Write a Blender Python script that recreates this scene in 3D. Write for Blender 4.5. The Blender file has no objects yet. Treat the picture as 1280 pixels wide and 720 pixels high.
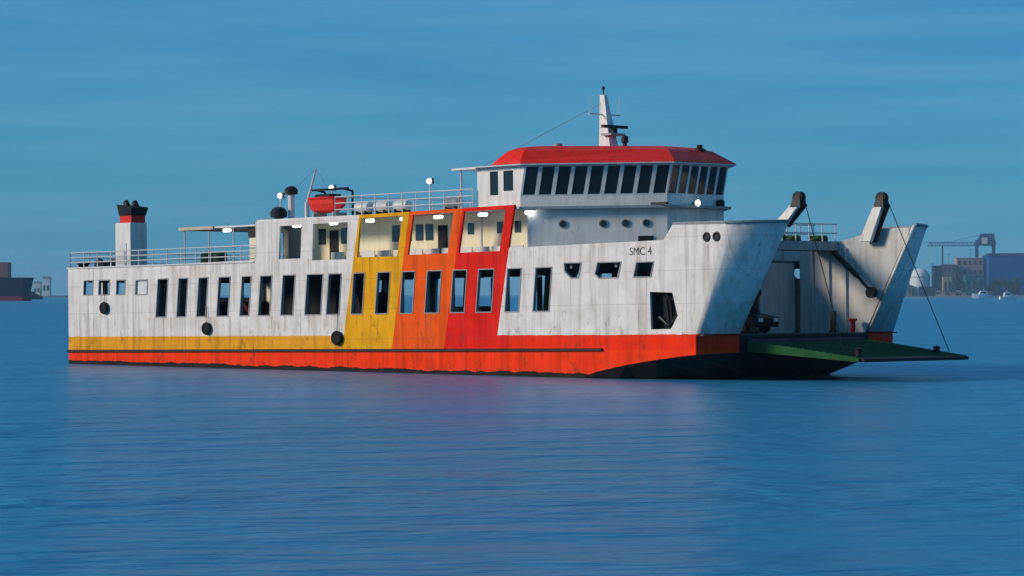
import bpy, bmesh, math, random
from mathutils import Vector, Matrix
from mathutils.geometry import tessellate_polygon
random.seed(7)
D = bpy.data
scene = bpy.context.scene
C = scene.collection
R = math.radians

# ---------------------------------------------------------------- materials
def new_mat(name):
    m = D.materials.new(name); m.use_nodes = True
    nt = m.node_tree
    return m, nt, nt.nodes['Principled BSDF'], nt.nodes, nt.links

def nd(N, t, **kw):
    n = N.new(t)
    for k, v in kw.items(): setattr(n, k, v)
    return n

def math_node(N, L, op, a, b=None, c=None):
    n = N.new('ShaderNodeMath'); n.operation = op
    for i, v in enumerate((a, b, c)):
        if v is None: continue
        if isinstance(v, (int, float)): n.inputs[i].default_value = v
        else: L.new(v, n.inputs[i])
    return n.outputs[0]

def mixc(N, L, fac, a, b, blend='MIX'):
    n = N.new('ShaderNodeMix'); n.data_type = 'RGBA'; n.blend_type = blend
    for idx, v in ((0, fac), (6, a), (7, b)):
        if isinstance(v, (int, float)): n.inputs[idx].default_value = v
        elif isinstance(v, tuple): n.inputs[idx].default_value = (*v, 1)
        else: L.new(v, n.inputs[idx])
    return n.outputs[2]

def noise(N, L, vec, scale, detail=3, rough=.55):
    n = N.new('ShaderNodeTexNoise'); n.inputs['Scale'].default_value = scale
    n.inputs['Detail'].default_value = detail; n.inputs['Roughness'].default_value = rough
    L.new(vec, n.inputs['Vector']); return n.outputs[0]

def ramp(N, L, fac, lo, hi, a=0., b=1.):
    n = N.new('ShaderNodeMapRange'); L.new(fac, n.inputs[0])
    n.inputs[1].default_value = lo; n.inputs[2].default_value = hi
    n.inputs[3].default_value = a; n.inputs[4].default_value = b
    return n.outputs[0]

def mapped(N, L, scale):
    tc = N.new('ShaderNodeTexCoord'); mp = N.new('ShaderNodeMapping')
    mp.inputs['Scale'].default_value = scale
    L.new(tc.outputs['Object'], mp.inputs['Vector']); return mp.outputs[0]

def painted(name, col, rough=.5, wear=.35, rust=.0, metal=0., scale=1.):
    """weathered paint: blotches, vertical streaks and a few rust patches"""
    m, nt, B, N, L = new_mat(name)
    blot = ramp(N, L, noise(N, L, mapped(N, L, (scale,)*3), 1.3, 5), .3, .75)
    strk = ramp(N, L, noise(N, L, mapped(N, L, (4*scale, 4*scale, .35*scale)), 1.0, 4), .45, .75)
    dark = tuple(c*.45 for c in col)
    c1 = mixc(N, L, math_node(N, L, 'MULTIPLY', blot, wear*.7), col, dark)
    c2 = mixc(N, L, math_node(N, L, 'MULTIPLY', strk, wear), c1, tuple(c*.4+.01 for c in col))
    if rust:
        rs = ramp(N, L, noise(N, L, mapped(N, L, (2.2*scale, 2.2*scale, .8*scale)), 1.1, 6, .65), .64, .74)
        c2 = mixc(N, L, math_node(N, L, 'MULTIPLY', rs, rust), c2, (.12, .045, .018))
    L.new(c2, B.inputs['Base Color'])
    rr = ramp(N, L, blot, 0, 1, rough-.12, rough+.15); L.new(rr, B.inputs['Roughness'])
    B.inputs['Metallic'].default_value = metal; B.inputs['Specular IOR Level'].default_value = .25
    return m

def emit(name, col, strength):
    m, nt, B, N, L = new_mat(name)
    B.inputs['Base Color'].default_value = (.8, .8, .8, 1)
    B.inputs['Emission Color'].default_value = (*col, 1)
    B.inputs['Emission Strength'].default_value = strength
    return m

def glass(name, tint, rough=.05):
    m, nt, B, N, L = new_mat(name)
    n = ramp(N, L, noise(N, L, mapped(N, L, (1, 1, 1)), .8, 2), .3, .7, .6, 1.3)
    cc = mixc(N, L, 1.0, tint, tint)
    mul = N.new('ShaderNodeVectorMath'); mul.operation = 'SCALE'
    mul.inputs[0].default_value = tint; L.new(n, mul.inputs['Scale'])
    L.new(mul.outputs[0], B.inputs['Base Color'])
    B.inputs['Roughness'].default_value = rough; B.inputs['IOR'].default_value = 1.5
    return m

WHITE = (.76, .735, .70)
YELLOW = (.82, .40, .006); ORANGE = (.90, .105, .004); RED = (.80, .013, .005)

def hull_material():
    m, nt, B, N, L = new_mat('ferry_livery')
    tc = N.new('ShaderNodeTexCoord'); sp = N.new('ShaderNodeSeparateXYZ')
    L.new(tc.outputs['Object'], sp.inputs[0]); x, y, z = sp.outputs
    q = math_node(N, L, 'SUBTRACT', x, math_node(N, L, 'MULTIPLY', math_node(N, L, 'SUBTRACT', z, .95), .205))
    gt = lambda a, b: math_node(N, L, 'GREATER_THAN', a, b)
    # upper livery, stern to bow
    c = mixc(N, L, gt(q, 21.97), WHITE, YELLOW)
    c = mixc(N, L, gt(q, 25.58), c, ORANGE)
    c = mixc(N, L, gt(q, 29.25), c, RED)
    c = mixc(N, L, gt(q, 32.75), c, WHITE)
    # stripe along the foot of the plating
    s = mixc(N, L, gt(q, 21.97), (.80, .36, .02), YELLOW)
    s = mixc(N, L, gt(q, 25.58), s, ORANGE)
    s = mixc(N, L, gt(q, 29.25), s, RED)
    s = mixc(N, L, gt(x, 33.6), s, (.92, .030, .004))
    edge = ramp(N, L, noise(N, L, mapped(N, L, (2, 2, 2)), 1.0, 3), 0, 1, -.05, .05)
    ze = math_node(N, L, 'ADD', z, edge)
    top = ramp(N, L, x, 0, 40, 1.50, 1.38)
    c = mixc(N, L, math_node(N, L, 'LESS_THAN', ze, top), c, s)
    c = mixc(N, L, math_node(N, L, 'LESS_THAN', z, .70), c, (.95, .045, .004))
    # dirt: streaks under every opening, blotches, plate seams, rust
    strk = ramp(N, L, noise(N, L, mapped(N, L, (3.2, 3.2, .22)), 1.0, 5), .46, .78)
    blot = ramp(N, L, noise(N, L, mapped(N, L, (.7, .7, .9)), 1.2, 5), .35, .75)
    c = mixc(N, L, math_node(N, L, 'MULTIPLY', strk, .8), c, (.55, .52, .48), 'MULTIPLY')
    c = mixc(N, L, math_node(N, L, 'MULTIPLY', blot, .6), c, (.66, .63, .58), 'MULTIPLY')
    fr = math_node(N, L, 'FRACT', math_node(N, L, 'MULTIPLY', x, 1/2.35))
    seam = math_node(N, L, 'LESS_THAN', fr, .018)
    fz = math_node(N, L, 'FRACT', math_node(N, L, 'MULTIPLY', math_node(N, L, 'ADD', z, .22), 1/1.47))
    seam = math_node(N, L, 'MAXIMUM', seam, math_node(N, L, 'LESS_THAN', fz, .022))
    c = mixc(N, L, math_node(N, L, 'MULTIPLY', seam, .22), c, (.12, .10, .09))
    low = ramp(N, L, z, .2, 3.2, 1, .15)
    rn = ramp(N, L, noise(N, L, mapped(N, L, (1.9, 1.9, 1.0)), 1.4, 7, .68), .56, .68)
    c = mixc(N, L, math_node(N, L, 'MULTIPLY', math_node(N, L, 'MULTIPLY', rn, low), .7), c, (.10, .032, .013))
    run = ramp(N, L, noise(N, L, mapped(N, L, (5.5, 5.5, .10)), 1.0, 3), .60, .70)
    band = math_node(N, L, 'MULTIPLY', ramp(N, L, z, 1.2, 2.45, .15, 1), math_node(N, L, 'LESS_THAN', z, 2.46))
    band2 = math_node(N, L, 'MULTIPLY', ramp(N, L, z, 4.45, 5.25, .1, .8), math_node(N, L, 'MULTIPLY', math_node(N, L, 'LESS_THAN', z, 5.3), gt(z, 4.55)))
    c = mixc(N, L, math_node(N, L, 'MULTIPLY', run, math_node(N, L, 'MULTIPLY', math_node(N, L, 'ADD', band, band2), .62)), c, (.20, .095, .045))
    # black weed line just above the water (water plane follows the trim of the ship)
    wz = math_node(N, L, 'ADD', z, math_node(N, L, 'MULTIPLY', x, .015))
    wn = ramp(N, L, noise(N, L, mapped(N, L, (1.2, 1.2, .5)), 1.0, 5), .2, .8, .10, .30)
    c = mixc(N, L, math_node(N, L, 'LESS_THAN', wz, wn), c, (.016, .014, .012))
    L.new(c, B.inputs['Base Color'])
    L.new(ramp(N, L, blot, 0, 1, .5, .7), B.inputs['Roughness']); B.inputs['Specular IOR Level'].default_value = .08
    bn = N.new('ShaderNodeBump'); bn.inputs['Strength'].default_value = .45; bn.inputs['Distance'].default_value = .05
    rib = math_node(N, L, 'MULTIPLY', math_node(N, L, 'ABSOLUTE', math_node(N, L, 'SINE', math_node(N, L, 'MULTIPLY', x, 3.14159/.7))), .35)
    L.new(math_node(N, L, 'ADD', rib, noise(N, L, mapped(N, L, (.9, .9, .9)), 1.0, 2)), bn.inputs['Height'])
    L.new(bn.outputs[0], B.inputs['Normal'])
    return m

LIV = hull_material()
M = dict(
    white=painted('weathered_white_paint', (.76, .74, .70), .5, .4, .35),
    cream=painted('cream_cabin_paint', (.80, .74, .54), .5, .25, .1),
    grey=painted('grey_paint', (.30, .32, .33), .55, .4, .2),
    lightgrey=painted('pale_grey_paint', (.66, .67, .66), .5, .4, .3),
    deck=painted('dark_deck_paint', (.07, .085, .08), .7, .5, .3),
    green=painted('green_deck_paint', (.010, .085, .024), .85, .5, .4),
    ramptop=painted('worn_ramp_paint', (.022, .095, .035), .85, .6, .8),
    inner=painted('grey_inner_wall_paint', (.60, .60, .58), .55, .5, .5),
    ceiling=painted('grey_deckhead_paint', (.16, .16, .15), .7, .5, .3),
    roof=painted('red_roof_paint', (.86, .022, .008), .5, .3, .1),
    redp=painted('red_paint', (.70, .02, .012), .45, .3, .1),
    black=painted('black_paint', (.012, .012, .014), .5, .2),
    bottom=painted('black_bottom_paint', (.013, .009, .009), .6, .4, .4),
    rub=painted('rubbing_strake', (.045, .032, .03), .7, .5, .6),
    steel=painted('galvanised_steel', (.36, .37, .38), .4, .4, .3, .6),
    rail=painted('rail_white_paint', (.60, .60, .59), .5, .3, .2),
    rubber=painted('tyre_rubber', (.010, .010, .011), .75, .3),
    rope=painted('rope', (.10, .085, .065), .9, .3),
    dgreen=painted('dark_green_cover', (.02, .045, .03), .8, .4),
    rgreen=painted('green_rope', (.05, .13, .04), .9, .4),
    orange=painted('orange_boat', (.72, .03, .015), .4, .2),
    beam=painted('tan_beam_paint', (.55, .45, .32), .6, .3, .2),
    glassdark=glass('bridge_window_glass', (.012, .018, .022)),
    glassblue=glass('cabin_window_glass', (.035, .055, .07)),
    interior=painted('dark_opening_shade', (.012, .013, .014), .8, .2),  # near-black colour standing in for shade in recesses, doorways and the wheelhouse
    carred=painted('red_vehicle_paint', (.50, .012, .012), .3, .1),
    cardark=painted('dark_vehicle_paint', (.016, .018, .022), .3, .15),
    tarp=painted('dark_tarpaulin', (.022, .024, .024), .8, .4),
    lamp=emit('lamp_glow', (.86, .93, 1.), 6.0),
    lampw=emit('strip_lamp_glow', (.95, .97, .90), 7.0),
    letter=painted('dark_lettering', (.06, .06, .075), .6, .2),
)

# ---------------------------------------------------------------- mesh helpers
class MB:
    def __init__(s): s.v = []; s.f = []; s.m = []
    def add(s, vs, fs, m=0):
        o = len(s.v); s.v += [tuple(v) for v in vs]
        for f in fs: s.f.append([i+o for i in f]); s.m.append(m)
        return s
    def box(s, x0, x1, y0, y1, z0, z1, m=0):
        vs = [(x, y, z) for z in (z0, z1) for x, y in ((x0, y0), (x1, y0), (x1, y1), (x0, y1))]
        return s.add(vs, [(0,3,2,1),(4,5,6,7),(0,1,5,4),(1,2,6,5),(2,3,7,6),(3,0,4,7)], m)
    def prism(s, bot, top, m=0):
        """bot and top: equal rings of points"""
        n = len(bot)
        return s.add(list(bot)+list(top), [list(range(n))[::-1], list(range(n, 2*n))] +
                     [(i, (i+1) % n, n+(i+1) % n, n+i) for i in range(n)], m)
    def tube(s, p, q, r, r2=None, n=8, m=0):
        p, q = Vector(p), Vector(q); r2 = r if r2 is None else r2
        d = (q-p).normalized(); a = d.orthogonal().normalized(); b = d.cross(a)
        ring = lambda c, rr: [c+(a*math.cos(2*math.pi*i/n)+b*math.sin(2*math.pi*i/n))*rr for i in range(n)]
        return s.prism(ring(p, r), ring(q, r2), m)
    def path(s, pts, r, n=6, m=0):
        for a, b in zip(pts, pts[1:]): s.tube(a, b, r, n=n, m=m)
        return s
    def lathe(s, prof, c=(0,0,0), n=16, m=0, axis='z'):
        vs = []
        for r, h in prof:
            for i in range(n):
                a = 2*math.pi*i/n; u, w = r*math.cos(a), r*math.sin(a)
                p = (u, w, h) if axis == 'z' else ((u, h, w) if axis == 'y' else (h, u, w))
                vs.append((p[0]+c[0], p[1]+c[1], p[2]+c[2]))
        k = len(prof)
        fs = [(j*n+i, j*n+(i+1) % n, (j+1)*n+(i+1) % n, (j+1)*n+i) for j in range(k-1) for i in range(n)]
        fs += [list(range(n))[::-1], list(range((k-1)*n, k*n))]
        return s.add(vs, fs, m)
    def ring(s, c, R_, r, axis='y', n=20, k=8, m=0):
        vs = []
        for i in range(n):
            a = 2*math.pi*i/n
            for j in range(k):
                b = 2*math.pi*j/k; rr = R_+r*math.cos(b); h = r*math.sin(b)
                u, w = rr*math.cos(a), rr*math.sin(a)
                p = (u, h, w) if axis == 'y' else (u, w, h)
                vs.append((p[0]+c[0], p[1]+c[1], p[2]+c[2]))
        return s.add(vs, [(i*k+j, i*k+(j+1) % k, ((i+1) % n)*k+(j+1) % k, ((i+1) % n)*k+j) for i in range(n) for j in range(k)], m)
    def wall(s, outline, holes, y0, y1, m=0):
        """outline and holes in (x,z), extruded from y0 to y1"""
        loops = [[Vector((x, z, 0)) for x, z in l] for l in [outline]+holes]
        flat = [p for l in loops for p in l]
        tris = tessellate_polygon(loops); n = len(flat)
        vs = [(p.x, y0, p.y) for p in flat]+[(p.x, y1, p.y) for p in flat]
        fs = [t for t in tris]+[tuple(i+n for i in t)[::-1] for t in tris]
        o = 0
        for l in loops:
            k = len(l)
            fs += [(o+i, o+(i+1) % k, n+o+(i+1) % k, n+o+i) for i in range(k)]; o += k
        return s.add(vs, fs, m)
    def frame(s, quad, w, y0, y1, m=0):
        """thin picture frame just inside a quad given in (x,z)"""
        cx = sum(p[0] for p in quad)/len(quad); cz = sum(p[1] for p in quad)/len(quad)
        inn = [(x+(w if x < cx else -w), z+(w if z < cz else -w)) for x, z in quad]
        return s.wall(quad, [inn], y0, y1, m)
    def build(s, name, mats, parent=None, bevel=0, smooth=False):
        me = D.meshes.new(name); me.from_pydata(s.v, [], s.f)
        for mm in (mats if isinstance(mats, (list, tuple)) else [mats]): me.materials.append(mm)
        for p, mi in zip(me.polygons, s.m): p.material_index = mi; p.use_smooth = smooth
        bm = bmesh.new(); bm.from_mesh(me); bmesh.ops.recalc_face_normals(bm, faces=bm.faces)
        bm.to_mesh(me); bm.free()
        o = D.objects.new(name, me); C.objects.link(o)
        if parent: o.parent = parent
        if bevel:
            b = o.modifiers.new('bevel', 'BEVEL'); b.width = bevel; b.segments = 2; b.limit_method = 'ANGLE'
        return o

def tag(o, label, cat=None, group=None, kind=None):
    o['label'] = label
    if cat: o['category'] = cat
    if group: o['group'] = group
    if kind: o['kind'] = kind
    return o

def empty(name, loc=(0,0,0), rot=None, parent=None):
    o = D.objects.new(name, None); C.objects.link(o); o.location = loc
    if rot is not None: o.rotation_euler = rot
    if parent: o.parent = parent
    return o

# ---------------------------------------------------------------- camera
HC = 3.8
cam = D.objects.new('camera', D.cameras.new('camera')); C.objects.link(cam); scene.camera = cam
cam.location = (0, 0, HC); cam.rotation_euler = (R(90), 0, 0)
cam.data.lens = 36*3700/1280; cam.data.sensor_width = 36
cam.data.shift_y = 8/1280
cam.data.clip_end = 60000; cam.data.clip_start = .5

# ---------------------------------------------------------------- ferry frame of reference
PITCH = .015
fw = Vector((math.cos(R(45))*math.cos(PITCH), -math.sin(R(45))*math.cos(PITCH), math.sin(PITCH)))
pt = Vector((math.sin(R(45)), math.cos(R(45)), 0)); up = fw.cross(pt)
FM = Matrix((fw, pt, up)).transposed()
FLOC = Vector((-18.942, 166.559, 0))
ferry = empty('car_ferry', FLOC); ferry.rotation_euler = FM.to_euler()
tag(ferry, 'white car ferry with yellow, orange and red side panels and red wheelhouse roof', 'ferry')
def on_ferry(x, y, z): return FLOC+FM@Vector((x, y, z))
FROT = FM.to_euler()

# lower hull: lofted stations, bow tapering to a stem under the ramp
def station(x, wb, zb, zc, wd, zd):
    return [(x, 0, zb), (x, -wb, zb+.05), (x, -wd, zc), (x, -wd, .70), (x, -wd, zd), (x, wd, zd), (x, wd, .70), (x, wd, zc), (x, wb, zb+.05)]
st = [station(-.5, 6.4, -1.0, -.5, 7, 1.3), station(.4, 6.8, -1.6, -.9, 7, 1.3), station(20, 6.8, -1.6, -1.1, 7, 1.3),
      station(37.5, 6.7, -1.6, -.75, 7, 1.3), station(39.2, 6.3, -1.6, -.28, 7, 1.3), station(41, 5.2, -1.5, .02, 7, 1.3),
      station(43, 3.6, -1.3, .27, 7, 1.3), station(44.7, 1.6, -.9, .44, 7, 1.3), station(45.2, .9, -.65, .47, 7, 1.3), station(45.43, .7, -.5, .49, 6.52, 1.3),
      station(45.58, .5, -.4, .52, 5.8, 1.3), station(45.65, .3, -.25, .55, 4.62, 1.3)]
hb = MB(); n = 9
for s_ in st: hb.v += s_
for j in range(len(st)-1):
    for i in range(n):
        a, b = j*n+i, j*n+(i+1) % n
        low = i in (0, 1, 7, 8)
        hb.f.append([a, b, b+n, a+n]); hb.m.append(1 if low else (2 if i == 4 else 0))
hb.f.append(list(range(n))); hb.m.append(0)
hb.f.append(list(range((len(st)-1)*n, len(st)*n))[::-1]); hb.m.append(1)
hb.build('hull', [LIV, M['bottom'], M['deck']], ferry)

# rubbing strakes
for sg in (-1, 1):
    MB().prism([(-.56, sg*7.005, .63), (39.6, sg*7.005, .63), (39.6, sg*7.12, .66), (-.56, sg*7.12, .66)],
               [(-.56, sg*7.005, .78), (39.6, sg*7.005, .78), (39.6, sg*7.12, .75), (-.56, sg*7.12, .75)]).build('rubbing_strake', M['rub'], ferry)

# ---------------------------------------------------------------- side plating with openings
LEAN = .22
tall = [(7.16, 8.28), (8.92, 9.95), (10.58, 11.6), (12.22, 13.41), (14.08, 15.07), (15.54, 16.7), (17.29, 18.5), (19.14, 20.62),
        (20.77, 21.99), (22.61, 23.7), (24.36, 25.54), (26.14, 27.3), (27.89, 29.14), (29.67, 30.89), (31.41, 32.72), (33.33, 34.51), (35.17, 36.48)]
def para(x0, x1, z0, z1, l=LEAN): return [(x0, z0), (x1-l, z0), (x1, z1), (x0+l, z1)]
holes_tall = [para(a, b, 2.46, 4.53) for a, b in tall]
holes_small = [para(.86, 1.78, 3.72, 4.56, .06), para(2.2, 3.27, 3.71, 4.55, .06), para(3.76, 4.62, 3.70, 4.53, .06), para(5.42, 6.54, 3.68, 4.50, .06)]
holes_fwd = [[(37.25, 4.25), (37.65, 3.95), (38.15, 3.95), (38.35, 4.70), (37.2, 4.70)], [(39.14, 4.1), (39.4, 3.92), (40.6, 3.92), (40.83, 4.68), (39.3, 4.68)],
             [(41.5, 3.92), (42.6, 3.92), (42.8, 4.64), (41.7, 4.64)]]
holes_up = [para(17.2, 19.0, 5.32, 6.99, .12), para(19.75, 22.45, 5.2, 7.02, .12), [(23.1, 5.27), (26.0, 5.27), (26.42, 7.20), (23.35, 7.18)],
            [(26.75, 5.30), (29.55, 5.32), (29.98, 7.25), (27.15, 7.22)], [(30.28, 5.32), (33.05, 5.33), (33.48, 7.28), (30.68, 7.26)]]
pocket = [(42.55, 1.6), (43.75, 1.62), (44.15, 2.2), (43.85, 3.22), (42.5, 3.28)]
outline = [(-.5, 1.3), (45.2, 1.3), (47.0, 6.2), (43.9, 6.22), (43.35, 5.56), (33.62, 5.46), (34.06, 7.46), (15.42, 7.26), (15.42, 5.32), (-.5, 5.18)]
for sg in (-1, 1):
    ht = holes_tall if sg < 0 else [para(a, b_, 2.3, 4.5, .2) for a, b_ in ((7.2, 9.8), (10.4, 13.0), (13.9, 16.4), (17.0, 18.9), (19.2, 20.95), (21.15, 22.5))]+holes_tall[10:]
    hs = ht+holes_small+holes_fwd+holes_up+([pocket] if True else [])
    MB().wall(outline, hs, sg*7.0, sg*6.88).build('side_plating', LIV, ferry)
    wf = MB()
    fr = []
    for h in ht: fr.append(('window_frame', h, .05))
    for h in holes_small+holes_fwd: fr.append(('window_frame', h, .05))
    for nm, h, w in fr:
        MB().frame(h, w, sg*7.025, sg*6.86).build(nm, M['grey'], ferry)
    # closed shutter in the fourth small opening, anchor pocket
    MB().wall(holes_small[3], [], sg*6.92, sg*6.90).build('shutter', M['lightgrey'], ferry)
    MB().wall(pocket, [], sg*6.45, sg*6.42).wall([(x_+(-.04 if x_ < 43.2 else .04), z_+(-.04 if z_ < 2.4 else .04)) for x_, z_ in pocket], [pocket], sg*6.875, sg*6.44).build('anchor_pocket', M['interior'], ferry)
    a = MB(); a.tube((43.35, sg*6.68, 1.75), (43.2, sg*6.68, 2.95), .09); a.tube((42.8, sg*6.68, 2.15), (43.35, sg*6.68, 1.75), .1, .06)
    a.tube((43.9, sg*6.68, 2.2), (43.35, sg*6.68, 1.75), .1, .06); a.ring((43.2, sg*6.68, 3.0), .12, .035)
    a.build('anchor', M['black'], ferry)
    for xx in (46.15, 46.72):
        MB().ring((xx-.25, sg*7.0, 5.62), .17, .055).lathe([(.16, 0), (.16, .02)], (xx-.25, sg*7.0-.01, 5.62), axis='y').build('fairlead', M['black'], ferry)
    # bulwark coaming along the after deck and the bow
    MB().box(-.56, 15.3, sg*6.97-.09, sg*6.97+.09, 5.20, 5.27).build('bulwark_rail', M['lightgrey'], ferry)
    # bow plate turned in towards the ramp
    o_b, o_t, i_b, i_t = (45.2, sg*7, 1.3), (47.0, sg*7, 6.2), (45.65, sg*4.62, 1.3), (48.5, sg*4.5, 6.25)
    dx = Vector((-.12, -sg*.05, 0)); sh = lambda p: tuple(Vector(p)+dx)
    def arc(p, q, c, k):
        p, q, c = Vector(p), Vector(q), Vector(c); return p*(1-k)**2+c*2*k*(1-k)+q*k*k
    KS = [i/7 for i in range(8)]
    lo_ = [arc(o_b, i_b, (45.72, sg*6.5, 1.3), k) for k in KS]; hi_ = [arc(o_t, i_t, (48.15, sg*6.45, 6.22), k) for k in KS]
    bo = MB().prism(lo_+[p+dx for p in lo_[::-1]], hi_+[p+dx for p in hi_[::-1]]).build('bow_plate', LIV, ferry)
    for p_ in bo.data.polygons: p_.use_smooth = len(p_.vertices) == 4 and abs(p_.normal.z) < .8
    t1 = hi_[3]
    br = MB(); br.path([(43.9, sg*6.95, 6.26)]+[tuple(p+Vector((0, 0, .03))) for p in hi_], .07)
    br.build('bow_rail', M['grey'], ferry)
    # wing wall beside the ramp opening
    y0, y1 = sg*4.55, sg*4.67
    MB().wall([(41.6, 1.32), (45.45, 1.32), (48.2, 6.15), (46.6, 6.15), (43.2, 5.45), (41.6, 5.45)], [], y0, y1).build('wing_wall', M['inner'], ferry)
    # stiffeners on the wing wall
    sx = MB()
    for xx in (42.4, 43.4, 44.4): sx.box(xx, xx+.08, min(sg*4.42, sg*4.545), max(sg*4.42, sg*4.545), 1.4, 5.3)
    sx.build('stiffener', M['inner'], ferry)

# transom
tr_ = MB().wall([(-6.87, 1.305), (6.87, 1.305), (6.87, 5.18), (-6.87, 5.18)],
                [[(a, 3.62), (b, 3.62), (b, 4.52), (a, 4.52)] for a, b in ((-6.1, -4.75), (-4.4, -2.9), (3.0, 4.6), (4.95, 6.5))], -.5, -.38)
tr_.v = [(y, x, z) for x, y, z in tr_.v]
tr_.build('transom', LIV, ferry)

# decks
MB().box(-.37, 45.55, -6.87, 6.87, 1.305, 1.36).build('car_deck', M['deck'], ferry)
ud = MB().box(-.37, 41.3, -6.87, 6.87, 4.66, 4.78)
ud.build('upper_deck', M['ceiling'], ferry)
bmz = MB()
for k in range(15): bmz.box(1+k*2.8, 1.15+k*2.8, -6.8, 6.8, 4.42, 4.655)
bmz.build('deck_beam', M['ceiling'], ferry)
MB().box(15.35, 34.2, -6.87, 6.87, 7.27, 7.36).build('roof_deck', M['white'], ferry)
for y0, y1 in ((-6.87, -4.7), (4.7, 6.87)): MB().box(41.305, 44.0, y0, y1, 4.66, 4.78).build('foredeck', M['deck'], ferry)
MB().box(42.6, 44.0, -4.54, 4.54, 5.50, 5.62).box(42.58, 42.64, -4.54, 4.54, 5.2, 5.5).box(43.96, 44.02, -4.54, 4.54, 5.2, 5.5).build('catwalk', M['grey'], ferry)
rl = MB()
for xx in (42.65, 43.97):
    for k in range(10): rl.tube((xx, -4.4+k*.97, 5.62), (xx, -4.4+k*.97, 6.42), .03)
    for zz in (6.0, 6.42): rl.tube((xx, -4.45, zz), (xx, 4.45, zz), .03)
rl.build('catwalk_railing', M['lightgrey'], ferry)

# railing builder
def railing(pts, h=.85, bars=3, step=1.25, r=.028, name='railing', mat='rail'):
    m = MB()
    for a, b in zip(pts, pts[1:]):
        a, b = Vector(a), Vector(b); k = max(1, round((b-a).length/step))
        for i in range(k+1):
            p = a.lerp(b, i/k); m.tube(p, p+Vector((0, 0, h)), r*1.15, n=6)
        for j in range(bars):
            dz = Vector((0, 0, h*(j+1)/bars)); m.tube(a+dz, b+dz, r, n=6)
    return m.build(name, M[mat], ferry)
railing([(15.3, -6.9, 5.28), (-.4, -6.9, 5.26), (-.4, 6.9, 5.26), (15.3, 6.9, 5.28)], .8)
railing([(31.0, -6.7, 7.37), (21.2, -6.7, 7.37)], .95, step=1.0)
railing([(31.0, 6.7, 7.37), (21.2, 6.7, 7.37), (21.2, -6.7, 7.37)], .95, step=1.4)

# passenger cabin on the upper deck
def cabin():
    c = MB().box(17.7, 34.1, -5.1, 5.1, 4.79, 7.265).build('passenger_cabin', M['cream'], ferry)
    for sg in (-1, 1):
        y = sg*5.1
        for x in (18.4, 20.1, 23.9, 24.75, 25.6, 26.3): MB().box(x-.27, x+.27, min(y, y+sg*.03), max(y, y+sg*.03), 6.05, 6.85).build('cabin_window', M['glassblue'], c)
        for x in (19.3, 27.25, 34.0):
            MB().box(x-.33, x+.33, min(y, y+sg*.035), max(y, y+sg*.035), 4.85, 6.75).build('cabin_door', M['interior'] if x < 30 else M['grey'], c)
        for x in (28.4, 29.2, 31.2, 32.4): MB().box(x-.2, x+.2, min(y, y+sg*.03), max(y, y+sg*.03), 6.25, 6.8).build('cabin_window', M['glassblue'], c)
        for x in (28.0, 29.9, 31.8, 33.2): MB().box(x-.06, x+.06, min(y, y+sg*.06), max(y, y+sg*.06), 4.8, 7.26).build('cabin_post', M['lightgrey'], c)
    MB().box(15.9, 17.3, -5.6, 5.6, 4.79, 7.265).build('stair_house', M['grey'], ferry)
    bn = MB()
    for k in range(12):
        x = 19.6+k*1.15; bn.box(x, x+.95, -6.0, -5.55, 5.15, 5.22).box(x, x+.95, -5.6, -5.54, 5.22, 5.62)
    bn.build('bench', M['lightgrey'], ferry)
cabin()
for x in (8.45, 10.15, 13.65, 18.75, 22.2, 25.75, 29.3, 33.0):
    for y in (-6.6, 6.6): MB().box(x, x+.2, y-.1, y+.1, 1.37, 4.41).build('pillar', M['grey'], ferry)

# strip lamps under the roof edge and awning
for x, z in ((12.6, 7.0), (14.75, 6.98), (18.1, 7.06), (20.9, 7.1), (23.6, 7.14), (26.05, 7.15), (28.45, 7.16), (31.5, 7.17), (34.35, 7.18)):
    y = -6.55
    if x > 34.1: y = -6.3
    l = MB().box(x-.3, x+.3, y-.1, y+.1, z, z+.06).build('strip_lamp', M['grey'], ferry)
    MB().lathe([(.02, -.26), (.085, -.24), (.085, .24), (.02, .26)], (x, y, z-.07), n=10, axis='x').build('lamp_tube', M['lampw'], l)
    MB().box(x-.03, x+.03, y-.03, y+.03, z+.06, 7.268).build('bracket', M['grey'], l)

# awning over the after deck
aw = MB().box(9.1, 15.41, -6.85, 6.2, 7.06, 7.14).build('awning', M['white'], ferry)
MB().box(9.02, 9.095, -6.9, 6.25, 7.0, 7.16).box(9.1, 11.9, -6.93, -6.86, 7.0, 7.16).build('awning_beam', M['beam'], aw)
for y in (-6.7, 6.1):
    for x in (9.3, 11.3, 13.3): MB().tube((x, y, 4.79), (x, y, 7.055), .035).build('awning_post', M['rail'], aw)
MB().box(14.45, 15.3, -6.6, -5.5, 4.79, 6.5).build('locker', M['cream'], ferry)
MB().box(14.4, 15.35, -6.65, -5.45, 6.5, 7.04).build('locker_top', M['black'], ferry)
for x, y in ((10.2, -5.9), (11.2, -5.9)):
    MB().lathe([(.34, 0), (.38, .1), (.38, .95), (.3, 1.05), (.05, 1.1)], (x, y, 4.79)).build('drum', M['dgreen'], ferry)

# mooring gear at the stern
w = MB(); w.lathe([(.42, -.5), (.42, -.45), (.22, -.42), (.22, .42), (.42, .45), (.42, .5)], (1.1, -5.6, 5.35), axis='y')
w.box(.7, 1.5, -6.2, -5.0, 4.79, 5.2); w.build('mooring_winch', M['black'], ferry)
for x in (-.1, .3): MB().lathe([(.16, 0), (.16, .62), (.22, .66), (.22, .74), (.05, .76)], (x, -6.4, 4.79)).build('bollard', M['black'], ferry)

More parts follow.
